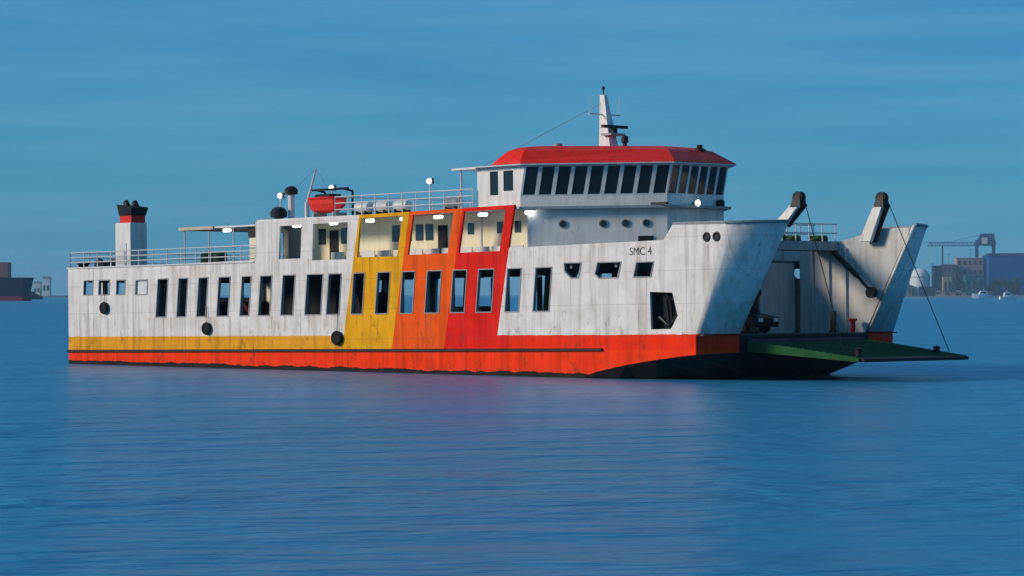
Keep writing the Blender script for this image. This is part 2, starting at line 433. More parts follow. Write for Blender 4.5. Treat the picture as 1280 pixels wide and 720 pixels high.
# funnel
def fun():
    x0, x1, y0, y1 = 2.55, 3.9, -6.1, -4.95
    f = MB().box(x0, x1, y0, y1, 4.79, 7.62).build('funnel', M['white'], ferry, bevel=.06)
    MB().box(x0+.35, x1-.35, y0-.03, y0, 5.0, 6.5).build('funnel_door', M['lightgrey'], f)
    MB().box(x0+.3, x1-.05, y0+.1, y1-.1, 7.62, 8.0).build('funnel_band', M['redp'], f)
    MB().prism([(x0+.28, y0+.08, 8.0), (x1-.02, y0+.08, 8.0), (x1-.02, y1-.08, 8.0), (x0+.28, y1-.08, 8.0)],
               [(x0+.15, y0, 8.62), (x1+.12, y0, 8.45), (x1+.12, y1, 8.45), (x0+.15, y1, 8.62)]).build('funnel_cap', M['black'], f)
    for yy in (-5.75, -5.15): MB().tube((x0+.7, yy, 8.5), (x0+.5, yy, 8.78), .16, n=12).build('exhaust_pipe', M['black'], f)
fun()

# deckhouse and wheelhouse: half octagon front
def plan(x_aft, x_side, x_front, ys, yf, off=0.):
    k = off; d = off*.414
    return [(x_aft-off, -ys-off), (x_side+d, -ys-off), (x_front+off, -yf-d), (x_front+off, yf+d), (x_side+d, ys+off), (x_aft-off, ys+off)]
P0 = (31.1, 33.95, 39.1, 6.5, 2.0)
ring3 = lambda pts, z: [(x, y, z) for x, y in pts]
dp = plan(34.15, 34.2, 39.1, 6.25, 2.0)
dh = MB().prism(ring3(dp, 4.79), ring3(dp, 7.24)).build('deckhouse', M['white'], ferry)
led = plan(34.2, *P0[1:], .35)
MB().prism(ring3(led, 7.245), ring3(led, 7.37)).build('bridge_deck', M['grey'], ferry)
A, Bq = Vector((34.2, -6.25, 0)), Vector((39.1, -2.0, 0)); fd = (Bq-A).normalized(); fn = Vector((fd.y, -fd.x, 0))
for t in (.25, .54, .70, .85):
    p = A.lerp(Bq, t)+Vector((0, 0, 6.55))
    m = MB(); m.tube(p+fn*.005, p+fn*.06, .15, n=16); m.tube(p+fn*.0, p+fn*.045, .20, n=16, m=1)
    m.build('porthole', [M['glassdark'], M['grey']], dh)
p = A.lerp(Bq, .79)+Vector((0, 0, 4.8))
MB().prism([p+fn*.005, p+fd*.7+fn*.005, p+fd*.7+fn*.05, p+fn*.05], [q+Vector((0, 0, 1.15)) for q in (p+fn*.005, p+fd*.7+fn*.005, p+fd*.7+fn*.05, p+fn*.05)]).build('door', M['interior'], dh)
wp = plan(*P0)
ZB, ZS, ZT = 7.375, 7.86, 9.30
LF = .26      # windows rake forward towards the roof
def wpt(pts, z): return ring3(pts, z)
tops = plan(31.1, 33.95+.32, 39.1+.34, 6.5, 2.0)
wh = MB().prism(ring3(wp, ZB), ring3(wp, ZS)).build('wheelhouse', M['white'], ferry)
# near-black core, wheelhouse shade put into its colour, so the glass reads deep
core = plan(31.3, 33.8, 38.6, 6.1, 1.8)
MB().prism(ring3(core, ZS+.005), ring3(core, ZT-.05)).build('bridge_shade_core', M['interior'], wh)
def win_run(p, q, pt_, qt, nwin, mw=.14, aft=False):
    """a run of raked windows between two plan corners (bottom p-q, top pt_-qt)"""
    p, q, pt_, qt = [Vector((*v, 0)) for v in (p, q, pt_, qt)]
    nrm = Vector(((q-p).y, -(q-p).x, 0)).normalized(); L_ = (q-p).length
    def at(t, s, o=0.): return p.lerp(q, t).lerp(pt_.lerp(qt, t), s)+Vector((0, 0, ZS+(ZT-ZS)*s))+nrm*o
    for i in range(nwin+1):
        t0 = i/nwin-mw/L_/2; t1 = t0+mw/L_
        t0, t1 = max(0, t0), min(1, t1)
        MB().prism([at(t0, 0, -.08), at(t1, 0, -.08), at(t1, 0), at(t0, 0)], [at(t0, 1, -.08), at(t1, 1, -.08), at(t1, 1), at(t0, 1)]).build('mullion', M['white'], wh)
    for s0, s1 in ((0, .05), (.95, 1)):
        MB().prism([at(0, s0, -.07), at(1, s0, -.07), at(1, s0, -.006), at(0, s0, -.006)], [at(0, s1, -.07), at(1, s1, -.07), at(1, s1, -.006), at(0, s1, -.006)]).build('window_rail', M['lightgrey'], wh)
    for i in range(nwin):
        t0, t1 = i/nwin+mw/L_/2, (i+1)/nwin-mw/L_/2
        MB().prism([at(t0, .05, -.055), at(t1, .05, -.055), at(t1, .05, -.03), at(t0, .05, -.03)],
                   [at(t0, .95, -.055), at(t1, .95, -.055), at(t1, .95, -.03), at(t0, .95, -.03)]).build('window', M['glassdark'], wh)
win_run(wp[1], wp[2], tops[1], tops[2], 9, .19)
win_run(wp[2], wp[3], tops[2], tops[3], 6, .14)
win_run(wp[3], wp[4], tops[3], tops[4], 9, .19)
for a, b in ((0, 1), (4, 5)):   # side walls with two openings
    y = wp[a][1]; sg = -1 if y < 0 else 1
    MB().wall([(31.1, ZS+.002), (33.95, ZS+.002), (34.26, ZT), (31.1, ZT)], [[(31.95, 7.98), (32.5, 7.98), (32.5, 9.1), (31.95, 9.1)], [(32.85, 8.15), (33.5, 8.15), (33.5, 9.1), (32.85, 9.1)]],
              y, y-sg*.1).build('side_wall', M['white'], wh)
    for x0, x1, z0 in ((31.95, 32.5, 7.98), (32.85, 33.5, 8.15)):
        MB().box(x0, x1, y-sg*.06-.01, y-sg*.06+.01, z0, 9.1).build('window', M['glassdark'], wh)
MB().box(31.1, 31.2, -6.39, 6.39, ZS+.003, ZT).build('aft_wall', M['white'], wh)
# roof: white soffit, red hipped fascia
r0 = plan(31.6, 34.2, 39.4, 6.5, 2.05, .36)
RR = [(plan(32.75, 34.2, 39.4, 6.5, 2.05, .38), 9.36), (plan(32.85, 34.15, 39.25, 6.5, 1.9, .30), 9.52), (plan(33.1, 34.1, 38.7, 6.3, 1.5, .1), 10.0),
      (plan(33.3, 34.0, 38.2, 6.0, 1.1, 0), 10.17), (plan(33.7, 34.0, 37.4, 5.2, .5, 0), 10.26)]
rf = MB(); nr = 6
for pts_, z_ in RR: rf.v += ring3(pts_, z_)
for j in range(len(RR)-1):
    for i in range(nr): rf.f.append([j*nr+i, j*nr+(i+1) % nr, (j+1)*nr+(i+1) % nr, (j+1)*nr+i]); rf.m.append(0)
rf.f += [list(range(nr))[::-1], list(range((len(RR)-1)*nr, len(RR)*nr))]; rf.m += [0, 0]
roof = rf.build('wheelhouse_roof', M['roof'], ferry, bevel=.03)
MB().prism(ring3(r0, 9.305), ring3(r0, 9.355)).build('soffit', M['lightgrey'], roof)
MB().prism([(29.6, -6.75, 9.25), (31.235, -6.75, 9.25), (31.235, 6.75, 9.25), (29.6, 6.75, 9.25)], [(29.6, -6.75, 9.33), (31.235, -6.75, 9.36), (31.235, 6.75, 9.36), (29.6, 6.75, 9.33)]).build('wing_canopy', M['white'], ferry)
for y in (-6.5, 6.5): MB().tube((30.0, y, 7.37), (30.0, y, 9.25), .05).build('canopy_post', M['rail'], ferry)
MB().lathe([(.3, 0), (.3, .12), (.14, .2), (.14, .34), (.02, .36)], (38.6, .9, 9.95)).build('roof_horn', M['black'], ferry)
MB().lathe([(.10, 0), (.10, .3), (.17, .34), (.17, .62), (.05, .68)], (34.9, -.3, 10.22)).build('compass_stand', M['black'], ferry)
MB().lathe([(.22, 0), (.22, .14), (.05, .18)], (34.2, -4.2, 10.24)).build('roof_vent', M['grey'], ferry)

# signal mast
mast = MB().prism([(33.2, -.32, 10.22), (33.95, -.32, 10.22), (33.95, .32, 10.22), (33.2, .32, 10.22)],
                  [(33.1, -.1, 12.95), (33.38, -.1, 12.95), (33.38, .1, 12.95), (33.1, .1, 12.95)]).build('signal_mast', M['white'], ferry)
MB().box(33.5, 34.2, -.5, .5, 10.95, 11.05).build('radar_platform', M['grey'], mast)
MB().lathe([(.14, 0), (.14, .22), (.05, .25)], (33.95, 0, 11.05)).box(33.85, 34.05, -.85, .85, 11.3, 11.44).build('radar', M['black'], mast)
MB().tube((33.24, 0, 12.95), (33.24, 0, 13.35), .03).lathe([(.07, 0), (.07, .16)], (33.24, 0, 13.2)).build('mast_light', M['black'], mast)
MB().tube((33.3, -1.1, 12.0), (33.3, 1.1, 12.0), .035).build('yard', M['lightgrey'], mast)
for y in (-1.05, 1.05): MB().tube((33.3, y, 12.0), (33.3, y, 12.9), .015, n=5).build('aerial', M['lightgrey'], mast)
stay = MB()
stay.tube((33.25, 0, 12.6), (30.3, -5.5, 9.4), .012, n=5).tube((33.25, 0, 12.6), (30.3, 5.5, 9.4), .012, n=5)
stay.build('mast_stay', M['steel'], mast)

# roof gear aft
def cowl(x, y, h, r, mat='black'):
    MB().lathe([(r*.55, 0), (r*.55, h), (r, h+.05), (r*1.05, h+r*.7), (r*.75, h+r*1.2), (.05, h+r*1.4)], (x, y, 7.36)).build('vent_cowl', M[mat], ferry)
cowl(15.9, -5.85, .1, .42)
MB().tube((16.25, -5.3, 7.36), (16.25, -5.3, 8.65), .17, n=12).build('vent_pipe', M['lightgrey'], ferry)
MB().lathe([(.16, 8.64), (.33, 8.68), (.35, 8.9), (.22, 9.05), (.04, 9.1)], (16.25, -5.3, 0)).build('vent_head', M['black'], ferry)
MB().tube((16.2, -4.2, 7.36), (16.2, -4.2, 8.3), .12, n=10).build('boom_post', M['lightgrey'], ferry)
MB().tube((16.2, -4.2, 8.25), (16.95, -4.2, 10.0), .07, .045, n=10).build('boom', M['rail'], ferry)
MB().tube((16.95, -4.2, 10.0), (18.6, -4.2, 8.0), .012, n=5).tube((16.95, -4.2, 10.0), (15.0, -6.2, 7.4), .012, n=5).build('boom_wire', M['steel'], ferry)
def flood(x, y, z, zb=7.36):
    f = MB().tube((x, y, zb), (x, y, z-.15), .035).build('flood_lamp', M['rail'], ferry)
    MB().box(x-.15, x+.15, y-.015, y+.16, z-.15, z+.15).build('lamp_housing', M['grey'], f)
    MB().lathe([(.02, -.12), (.10, -.10), (.12, -.02), (.12, 0)], (x, y-.02, z), n=14, axis='y').build('lamp_lens', M['lamp'], f)
flood(15.75, -5.6, 8.62); flood(18.6, -4.6, 8.93); flood(25.4, -4.2, 9.0)
f = MB().box(38.45, 39.5, -2.5, -2.35, 7.38, 7.5).build('searchlight_bracket', M['black'], ferry)
f = MB().tube((39.62, -.6, 7.37), (39.62, -.6, 7.42), .03).box(39.5, 39.72, -.75, -.45, 7.38, 7.52).build('flood_lamp', M['grey'], ferry)
MB().lathe([(.13, 0), (.15, .06), (.02, .12)], (39.72, -.6, 7.47), n=14, axis='x').build('lamp_lens', M['lamp'], f)
MB().lathe([(.2, 0), (.2, .28), (.06, .32)], (39.25, 1.6, 7.37)).build('searchlight', M['black'], ferry)
rc = MB()
for k in range(7):
    x = 19.9+k*1.2
# life-raft canisters in cradles along the roof edge
for x in (22.2, 23.6, 25.0, 28.6):
    c_ = MB().lathe([(.02, -.52), (.24, -.46), (.27, -.2), (.27, .2), (.24, .46), (.02, .52)], (x, -5.7, 7.78), axis='x').build('life_raft_canister', M['white'] if x < 28 else M['grey'], ferry)
    MB().box(x-.34, x-.28, -5.95, -5.45, 7.365, 7.6).box(x+.28, x+.34, -5.95, -5.45, 7.365, 7.6).build('cradle', M['black'], c_)
dv = MB()
for x in (17.5, 19.6):
    dv.path([(x, -4.1, 7.36), (x, -4.1, 8.75), (x, -4.7, 8.85)], .06)
dv.tube((17.2, -4.7, 8.86), (19.95, -4.7, 8.86), .06)
dv.build('davit', M['cardark'], ferry)
cr = MB()
for x in (17.8, 19.3): cr.box(x-.06, x+.06, -5.2, -4.3, 7.365, 7.66)
cr.build('boat_cradle', M['grey'], ferry)

MB().box(41.2, 41.29, 2.0, 4.54, 1.362, 4.655).build('bow_bulkhead', M['inner'], ferry)
# ramp, hinge and hoisting gear
hz, tx, tz, yw = 1.02, 51.75, .16, 4.15
ra = MB().prism([(45.75, -yw, hz-.32), (tx, -yw+.35, tz-.02), (tx, yw-.35, tz-.02), (45.75, yw, hz-.32)],
                [(45.75, -yw, hz), (tx, -yw+.35, tz+.10), (tx, yw-.35, tz+.10), (45.75, yw, hz)])
ramp_o = ra.build('ramp', M['ramptop'], ferry)
kb = MB()
for sg in (-1, 1):
    kb.prism([(45.8, sg*yw, hz-.44), (tx+.01, sg*(yw-.35), tz-.05), (tx+.01, sg*(yw-.25), tz-.05), (45.8, sg*(yw+.10), hz-.44)],
             [(45.8, sg*yw, hz+.04), (tx+.01, sg*(yw-.35), tz+.13), (tx+.01, sg*(yw-.25), tz+.13), (45.8, sg*(yw+.10), hz+.04)])
kb.prism([(tx+.005, -yw+.35, tz-.06), (tx+.2, -yw+.4, tz-.06), (tx+.2, yw-.4, tz-.06), (tx+.005, yw-.35, tz-.06)],
         [(tx+.005, -yw+.35, tz+.13), (tx+.2, -yw+.4, tz+.08), (tx+.2, yw-.4, tz+.08), (tx+.005, yw-.35, tz+.13)], 1)
kb.build('ramp_kerb', [M['green'], M['rub']], ramp_o)
cl = MB()
for k in range(1, 15):
    t = k/15; x = 45.75+(tx-45.75)*t; z = hz+(tz+.10-hz)*t
    cl.box(x-.035, x+.035, -yw+.45, yw-.45, z-.02, z+.04)
cl.build('ramp_cleat', M['ramptop'], ramp_o)
MB().tube((45.72, -4.1, .98), (45.72, 4.1, .98), .16, n=12).build('ramp_hinge', M['black'], ferry)
for y, x in ((-3.2, 51.2), (3.2, 50.6)):
    MB().lathe([(.14, 0), (.14, .3), (.2, .34), (.05, .42)], (x, y, .32)).build('ramp_lug', M['black'], ramp_o)
for sg, bx, tx2, bz, tz2 in ((-1, 47.7, 48.75, 6.1, 7.0), (1, 45.95, 46.85, 5.55, 7.25)):
    y = sg*4.15
    hp = MB().prism([(bx-.3, y-.24, bz), (bx+.38, y-.24, bz), (bx+.38, y+.24, bz), (bx-.3, y+.24, bz)],
                    [(tx2-.32, y-.2, tz2), (tx2+.2, y-.2, tz2), (tx2+.2, y+.2, tz2), (tx2-.32, y+.2, tz2)]).build('hoist_post', M['white'], ferry, bevel=.03)
    MB().tube((bx+.35, y+.1, bz), (tx2+.28, y+.1, tz2), .13, n=8).build('post_ladder', M['black'], hp)
    sh = MB().lathe([(.25, -.14), (.29, -.12), (.22, 0), (.29, .12), (.25, .14)], (tx2+.02, y, tz2+.28), n=20, axis='y')
    sh.prism([(tx2-.34, y-.22, tz2-.12), (tx2+.26, y-.22, tz2-.12), (tx2+.26, y+.22, tz2-.12), (tx2-.34, y+.22, tz2-.12)], [(tx2-.12, y-.18, tz2+.42), (tx2+.2, y-.18, tz2+.42), (tx2+.2, y+.18, tz2+.42), (tx2-.12, y+.18, tz2+.42)]); sh.build('sheave', M['black'], hp)
    MB().tube((tx2+.3, y, tz2+.25), (50.9, sg*3.75, .45), .02, n=6).build('hoist_wire', M['black'], ferry)
    rm = MB().tube((44.0, sg*4.15, 5.1), (45.35, sg*4.15, 4.0), .13, n=10).tube((45.3, sg*4.15, 4.05), (46.2, sg*4.15, 3.2), .075, n=10)
    rm.lathe([(.26, -.14), (.26, .14)], (46.2, sg*4.15, 3.2), axis='y'); rm.build('ramp_ram', M['black'], ferry)
MB().box(44.75, 44.95, 2.9, 3.1, 1.365, 2.35).lathe([(.2, 0), (.2, .1)], (44.85, 3.0, 1.365)).build('deck_post', M['black'], ferry)
MB().lathe([(.12, 0), (.12, .5), (.2, .54), (.2, .64)], (45.2, 4.0, 1.365)).build('bollard', M['redp'], ferry)
for cx_, cy_, k_ in ((43.4, 3.75, .95), (43.1, 2.25, .75), (43.4, .7, 1.0)):
    MB().path([(cx_+math.cos(i*.55)*(.38+.06*math.sin(i*1.7))*k_, cy_+math.sin(i*.55)*(.5+.07*math.cos(i*2.1))*k_, 5.66+.0035*i) for i in range(60)], .045, 6).build('rope_coil', M['rgreen'], ferry)

# ship name on the bow, one lettering on each side
def lettering(txt, loc, size, rot):
    cu = D.curves.new('ship_name', 'FONT'); cu.body = txt; cu.size = size; cu.extrude = .004
    t = D.objects.new('ship_name_curve', cu); C.objects.link(t)
    bpy.context.view_layer.update()
    me = D.meshes.new_from_object(t.evaluated_get(bpy.context.evaluated_depsgraph_get()))
    D.objects.remove(t); D.curves.remove(cu)
    me.materials.clear(); me.materials.append(M['letter'])
    o = D.objects.new('ship_name', me); C.objects.link(o); o.parent = ferry; o.location = loc; o.rotation_euler = rot
    return o
lettering('SMC 4', (41.3, -7.008, 4.93), .50, (R(90), 0, 0))

# ---------------------------------------------------------------- fenders hanging on the hull side
def fender(x, z, top, r, label, tilt=0.):
    e = empty('tyre_fender', on_ferry(x, -7.0, z), FROT)
    tag(e, label, 'fender', 'old tyres hung on the ferry side')
    t = MB().ring((0, -r*.42-.02, 0), r, r*.42, n=22).build('tyre', M['rubber'], e); t.rotation_euler = (0, tilt, 0)
    MB().lathe([(r*.75, -.06), (r*.75, .06)], (0, -r*.42-.01, 0), axis='y').build('tyre_well', M['rubber'], e)
    MB().tube((0, -r*.42, r*.9), (0, -.05, r+.9), .015).build('rope', M['rope'], e)
fender(2.84, 3.02, 5.2, .24, 'black tyre hung highest, below the small square openings near the stern')
fender(11.53, 1.86, 5.2, .24, 'black tyre hanging on white plating, its foot at the yellow stripe')
fender(21.68, 1.32, 5.3, .26, 'black tyre where the yellow stripe meets the yellow panel')

# rescue boat
rb = empty('rescue_boat', on_ferry(18.55, -4.75, 7.66), FROT)
tag(rb, 'small red rescue boat slung under a dark davit bar on the passenger roof', 'boat')
b = MB(); n_ = 7
sec = [(-1.15, .38, .05), (-.8, .5, 0), (0, .55, -.02), (.7, .42, .02), (1.05, .2, .18), (1.25, .03, .42)]
for x, wd, zb in sec: b.v += [(x, -wd, .72), (x, -wd*.95, .45), (x, -wd*.6, zb+.12), (x, 0, zb), (x, wd*.6, zb+.12), (x, wd*.95, .45), (x, wd, .72)]
for j in range(5):
    for i in range(6): b.f.append([j*7+i, j*7+i+1, j*7+8+i, j*7+7+i]); b.m.append(0)
    b.f.append([j*7+6, j*7, j*7+7, j*7+13]); b.m.append(0)
b.f.append(list(range(7))); b.m.append(0); b.f.append(list(range(35, 42))); b.m.append(0)
b.build('boat_hull', M['orange'], rb)
g = MB(); g.path([(-1.15, -.4, .74), (-.8, -.52, .74), (0, -.57, .74), (.7, -.44, .74), (1.05, -.22, .74), (1.25, 0, .76), (1.05, .22, .74), (.7, .44, .74), (0, .57, .74), (-.8, .52, .74), (-1.15, .4, .74)], .06)
g.build('gunwale', M['redp'], rb)
MB().box(-.7, .5, -.4, .4, .73, .95).build('boat_cover', M['cardark'], rb, bevel=.06)

# ---------------------------------------------------------------- vehicles on the car deck
def wheels(e, xs, yw_, r):
    for x in xs:
        for sg in (-1, 1):
            wl = MB().lathe([(r*.6, -.11), (r*.92, -.11), (r, -.06), (r, .06), (r*.92, .11), (r*.6, .11)], (x, sg*yw_, r), n=20, axis='y').build('wheel', M['rubber'], e)
            MB().lathe([(r*.58, -.03), (r*.5, .05)], (x, sg*(yw_+.08), r), n=16, axis='y').build('rim', M['steel'], wl)
def car(name, x, y, prof, glas, width, wx, r, mat, label, cat, extra=None):
    e = empty(name, on_ferry(x, y, 1.362), FROT); tag(e, label, cat)
    MB().wall(prof, [], -width/2, width/2).build('body', mat, e, bevel=.06)
    for gq in glas:
        for sg in (-1, 1): MB().wall(gq, [], sg*(width/2+.004), sg*(width/2-.02)).build('window', M['glassdark'], e)
    wheels(e, wx, width/2-.1, r)
    if extra: extra(e)
    return e
def lights(xf, zf, w_):
    def f(e):
        for sg in (-1, 1): MB().box(xf-.03, xf+.02, sg*w_-.16, sg*w_+.16, zf-.09, zf+.09).build('headlight', M['lightgrey'], e)
    return f
car('van', 7.0, -2.6, [(0, .35), (4.5, .35), (4.55, .95), (3.9, 1.15), (3.2, 1.9), (.1, 1.95), (0, 1.6)], [[(2.5, 1.2), (3.55, 1.2), (3.05, 1.78), (2.5, 1.78)], [(.4, 1.2), (2.3, 1.2), (2.3, 1.78), (.4, 1.78)]],
    1.75, (.85, 3.6), .33, M['carred'], 'dark red van seen through the tall openings near the stern', 'van', lights(4.55, .75, .6))
def truck_extra(e):
    MB().wall([(0, .75), (5.2, .75), (5.2, 2.9), (0, 2.9)], [], -1.15, 1.15).build('cargo_box', M['tarp'], e, bevel=.05)
    lights(6.98, .75, .8)(e)
car('truck', 13.0, -2.9, [(0, .55), (5.3, .55), (5.3, .5), (6.95, .5), (6.98, 1.3), (6.7, 2.25), (5.4, 2.3), (5.35, .74), (0, .74)], [[(5.75, 1.4), (6.7, 1.4), (6.5, 2.1), (5.75, 2.1)]],
    2.1, (1.2, 2.2, 6.0), .45, M['cardark'], 'dark covered truck seen through the tall openings left of the yellow panel', 'truck', truck_extra)
carp = [(0, .3), (4.2, .3), (4.25, .75), (3.1, .95), (2.4, 1.45), (.7, 1.45), (.05, .95)]
carg = [[(1.75, 1.0), (2.85, 1.0), (2.35, 1.38), (1.75, 1.38)], [(.45, 1.0), (1.62, 1.0), (1.62, 1.38), (.85, 1.38)]]
car('car', 24.8, -2.0, carp, carg, 1.65, (.8, 3.4), .31, M['cardark'], 'dark car on the car deck behind the orange and red panels', 'car', lights(4.25, .62, .55))
car('car', 38.2, 1.2, carp, carg, 1.65, (.8, 3.4), .31, M['cardark'], 'dark car parked just inside the bow opening by the green ramp', 'car', lights(4.25, .62, .55))

# ---------------------------------------------------------------- sea
def sea():
    m, nt, B, N, L = new_mat('sea_water')
    tc = N.new('ShaderNodeTexCoord')
    def lay(sx, sy, sc, det, rot=0.):
        mp = N.new('ShaderNodeMapping'); mp.inputs['Scale'].default_value = (sx, sy, 1); mp.inputs['Rotation'].default_value = (0, 0, rot)
        L.new(tc.outputs['Object'], mp.inputs['Vector']); return noise(N, L, mp.outputs[0], sc, det, .5)
    n1 = lay(.55, 1.0, .45, 3, .1); n2 = lay(.6, 1.0, 1.7, 3, -.15); n3 = lay(.35, .8, .06, 3, .3)
    h = math_node(N, L, 'ADD', math_node(N, L, 'MULTIPLY', n1, .26), math_node(N, L, 'MULTIPLY', n2, .10))
    calm = ramp(N, L, n3, .36, .64, .3, 1.35)
    h = math_node(N, L, 'MULTIPLY', h, calm)
    bp = N.new('ShaderNodeBump'); bp.inputs['Strength'].default_value = 1.0; bp.inputs['Distance'].default_value = 2.2
    L.new(h, bp.inputs['Height']); L.new(bp.outputs[0], B.inputs['Normal'])
    B.inputs['Base Color'].default_value = (.030, .215, .385, 1)
    B.inputs['Roughness'].default_value = .28; B.inputs['IOR'].default_value = 1.333; B.inputs['Specular IOR Level'].default_value = .08
    S = 14000
    o = MB().add([(-S, -400, 0), (S, -400, 0), (S, S, 0), (-S, S, 0)], [(0, 1, 2, 3)]).build('sea', m)
    o['kind'] = 'structure'
sea()

# ---------------------------------------------------------------- far shore
def far(name, label, cat, D_, group=None):
    e = empty(name, (0, D_, 0)); tag(e, label, cat, group); return e
def px(D_, x): return (x-640)*D_/3700
def pz(D_, y): return HC+(368-y)*D_/3700
shoremat = painted('shore_vegetation', (.035, .06, .05), .9, .5, scale=.02)
concrete = painted('quay_concrete', (.22, .22, .21), .8, .4, scale=.03)
blues = painted('blue_shed_paint', (.006, .085, .30), .6, .3, scale=.04)
bluesd = painted('dark_blue_paint', (.012, .022, .07), .6, .3, scale=.04)
steelblue = painted('crane_paint', (.03, .06, .16), .6, .3, scale=.1)
pink = painted('pink_render', (.36, .24, .26), .7, .4, scale=.04)
tanm = painted('tan_render', (.36, .31, .22), .7, .4, scale=.04)
tank = painted('tank_white', (.66, .68, .68), .5, .2, scale=.05)
boatw = painted('boat_white', (.85, .85, .85), .4, .2, scale=.2)
hulldark = painted('cargo_hull_paint', (.006, .012, .05), .5, .2, scale=.05)
leaf = painted('distant_leaf', (.03, .065, .03), .9, .6, scale=.3)

DR = 4200.
land = MB()
xs = [px(DR, 1105)+i*12 for i in range(40)]
prev = None
rows = []
for i, x in enumerate(xs):
    hgt = .6+1.8*min(1, i/6)*(.7+.3*math.sin(i*.9)); rows.append((x, hgt))
for (x0, h0), (x1, h1) in zip(rows, rows[1:]):
    land.add([(x0, DR-8, -.5), (x1, DR-8, -.5), (x1, DR, h1), (x0, DR, h0), (x1, DR+600, h1), (x0, DR+600, h0)], [(0, 1, 2, 3), (3, 2, 4, 5)])
lo = land.build('headland', concrete); lo['kind'] = 'structure'
Y0 = DR+30
def block(name, label, cat, x0, x1, ytop, depth, mat, dy=0, roofmat=None, win=None, slope=0):
    """a building whose front stands at DR+30+dy"""
    Dd = Y0+dy; e = far(name, label, cat, Dd)
    X0, X1, Z = px(Dd, x0), px(Dd, x1), pz(Dd, ytop)
    e.location = ((X0+X1)/2, Dd, 1.5); w_ = (X1-X0)/2; h_ = Z-1.5
    MB().box(-w_, w_, 0, depth, 0, h_).build('wall', mat, e)
    rm_ = roofmat or mat
    MB().prism([(-w_-.6, -.6, h_+.01), (w_+.6, -.6, h_+.01), (w_+.6, depth+.6, h_+.01), (-w_-.6, depth+.6, h_+.01)],
               [(-w_*.96, depth*.2, h_+1.2+slope), (w_*.96, depth*.2, h_+1.2+slope), (w_*.96, depth*.8, h_+1.2), (-w_*.96, depth*.8, h_+1.2)]).build('roof', rm_, e)
    if win:
        cols, rws = win
        for i in range(cols):
            for j in range(rws):
                cx = -w_+2*w_*(i+.5)/cols; cz = h_*(j+.55)/rws
                MB().box(cx-w_/cols*.45, cx+w_/cols*.45, -.25, -.003, cz-h_/rws*.22, cz+h_/rws*.22).build('window', M['glassdark'], e)
    return e
# domed storage tank
e = far('storage_tank', 'pale domed storage tank standing on the far quay right of the ferry bow', 'tank', Y0)
rr = (px(Y0, 1164)-px(Y0, 1139))/2; e.location = (px(Y0, 1151.5), Y0+rr, 1.5)
hh = pz(Y0, 347)-1.5
MB().lathe([(rr, 0), (rr, hh)], n=32).build('tank_wall', tank, e)
MB().lathe([(rr*1.02, hh+.01)]+[(rr*math.cos(a*R(10)), hh+.3+rr*.95*math.sin(a*R(10))) for a in range(1, 9)], n=32, ).build('dome', tank, e, smooth=True)
block('silo_block', 'narrow dark blue block beside the domed tank', 'building', 1167, 1178, 333, 20, bluesd, win=(1, 3))
block('warehouse', 'low tan warehouse at the waterside under the crane boom', 'building', 1179, 1190, 347, 24, tanm, -12, win=(2, 1))
block('apartment_building', 'pinkish building with dark window rows left of the blue shed', 'building', 1196, 1229, 323, 26, pink, 40, win=(5, 4))
block('office_building', 'brownish building rising behind the tan warehouse', 'building', 1178, 1195, 331, 22, painted('brown_render', (.17, .14, .17), .7, .4, scale=.05), 30, win=(3, 3))
block('warehouse', 'teal low warehouse in front of the pinkish building', 'building', 1207, 1230, 345, 22, painted('teal_sheet', (.03, .13, .15), .6, .4, scale=.05), -14, win=(3, 1))
sh1 = block('shed', 'large bright blue shed with pitched roof at the right edge of the picture', 'building', 1236, 1300, 320, 60, blues, 20, bluesd, None, 3)
# crane with a long boom
e = far('harbour_crane', 'dark blue harbour crane with long level boom above the far quay', 'crane', Y0+60)
Dd = Y0+60; e.location = (px(Dd, 1232), Dd, 1.5)
cx = lambda x: px(Dd, x)-px(Dd, 1232)
cz = lambda y: pz(Dd, y)-1.5
for a in (1222, 1243):
    for dy in (0, 14): MB().box(cx(a)-1.2, cx(a)+1.2, dy-1.2, dy+1.2, 0, cz(300)).build('leg', steelblue, e)
tr = MB(); z0, z1 = cz(307), cz(303)
tr.box(cx(1160), cx(1243), 6, 7, z0-.5, z0+.5).box(cx(1160), cx(1243), 6, 7, z1-.5, z1+.5)
for i in range(16):
    a, b_ = cx(1160+i*5), cx(1165+i*5); tr.tube((a, 6.5, z0), (b_, 6.5, z1), .45, n=5).tube((b_, 6.5, z1), (b_, 6.5, z0), .45, n=5)
tr.build('boom', steelblue, e)
MB().prism([(cx(1219), -2, cz(306)), (cx(1245), -2, cz(306)), (cx(1245), 16, cz(306)), (cx(1219), 16, cz(306))],
           [(cx(1227), 2, cz(292)), (cx(1243), 2, cz(292)), (cx(1243), 12, cz(292)), (cx(1227), 12, cz(292))]).build('machinery_house', steelblue, e)
MB().box(cx(1227), cx(1234), -3.5, -2.2, cz(305), cz(297)).build('cab', tank, e)
for a in (1179,): MB().box(cx(a)-1, cx(a)+1, 5.5, 7.5, 0, z0-.6).build('support_leg', steelblue, e)
MB().tube((cx(1232), 6.5, cz(292)), (cx(1185), 6.5, z1), .25, n=5).build('tie_rod', steelblue, e)

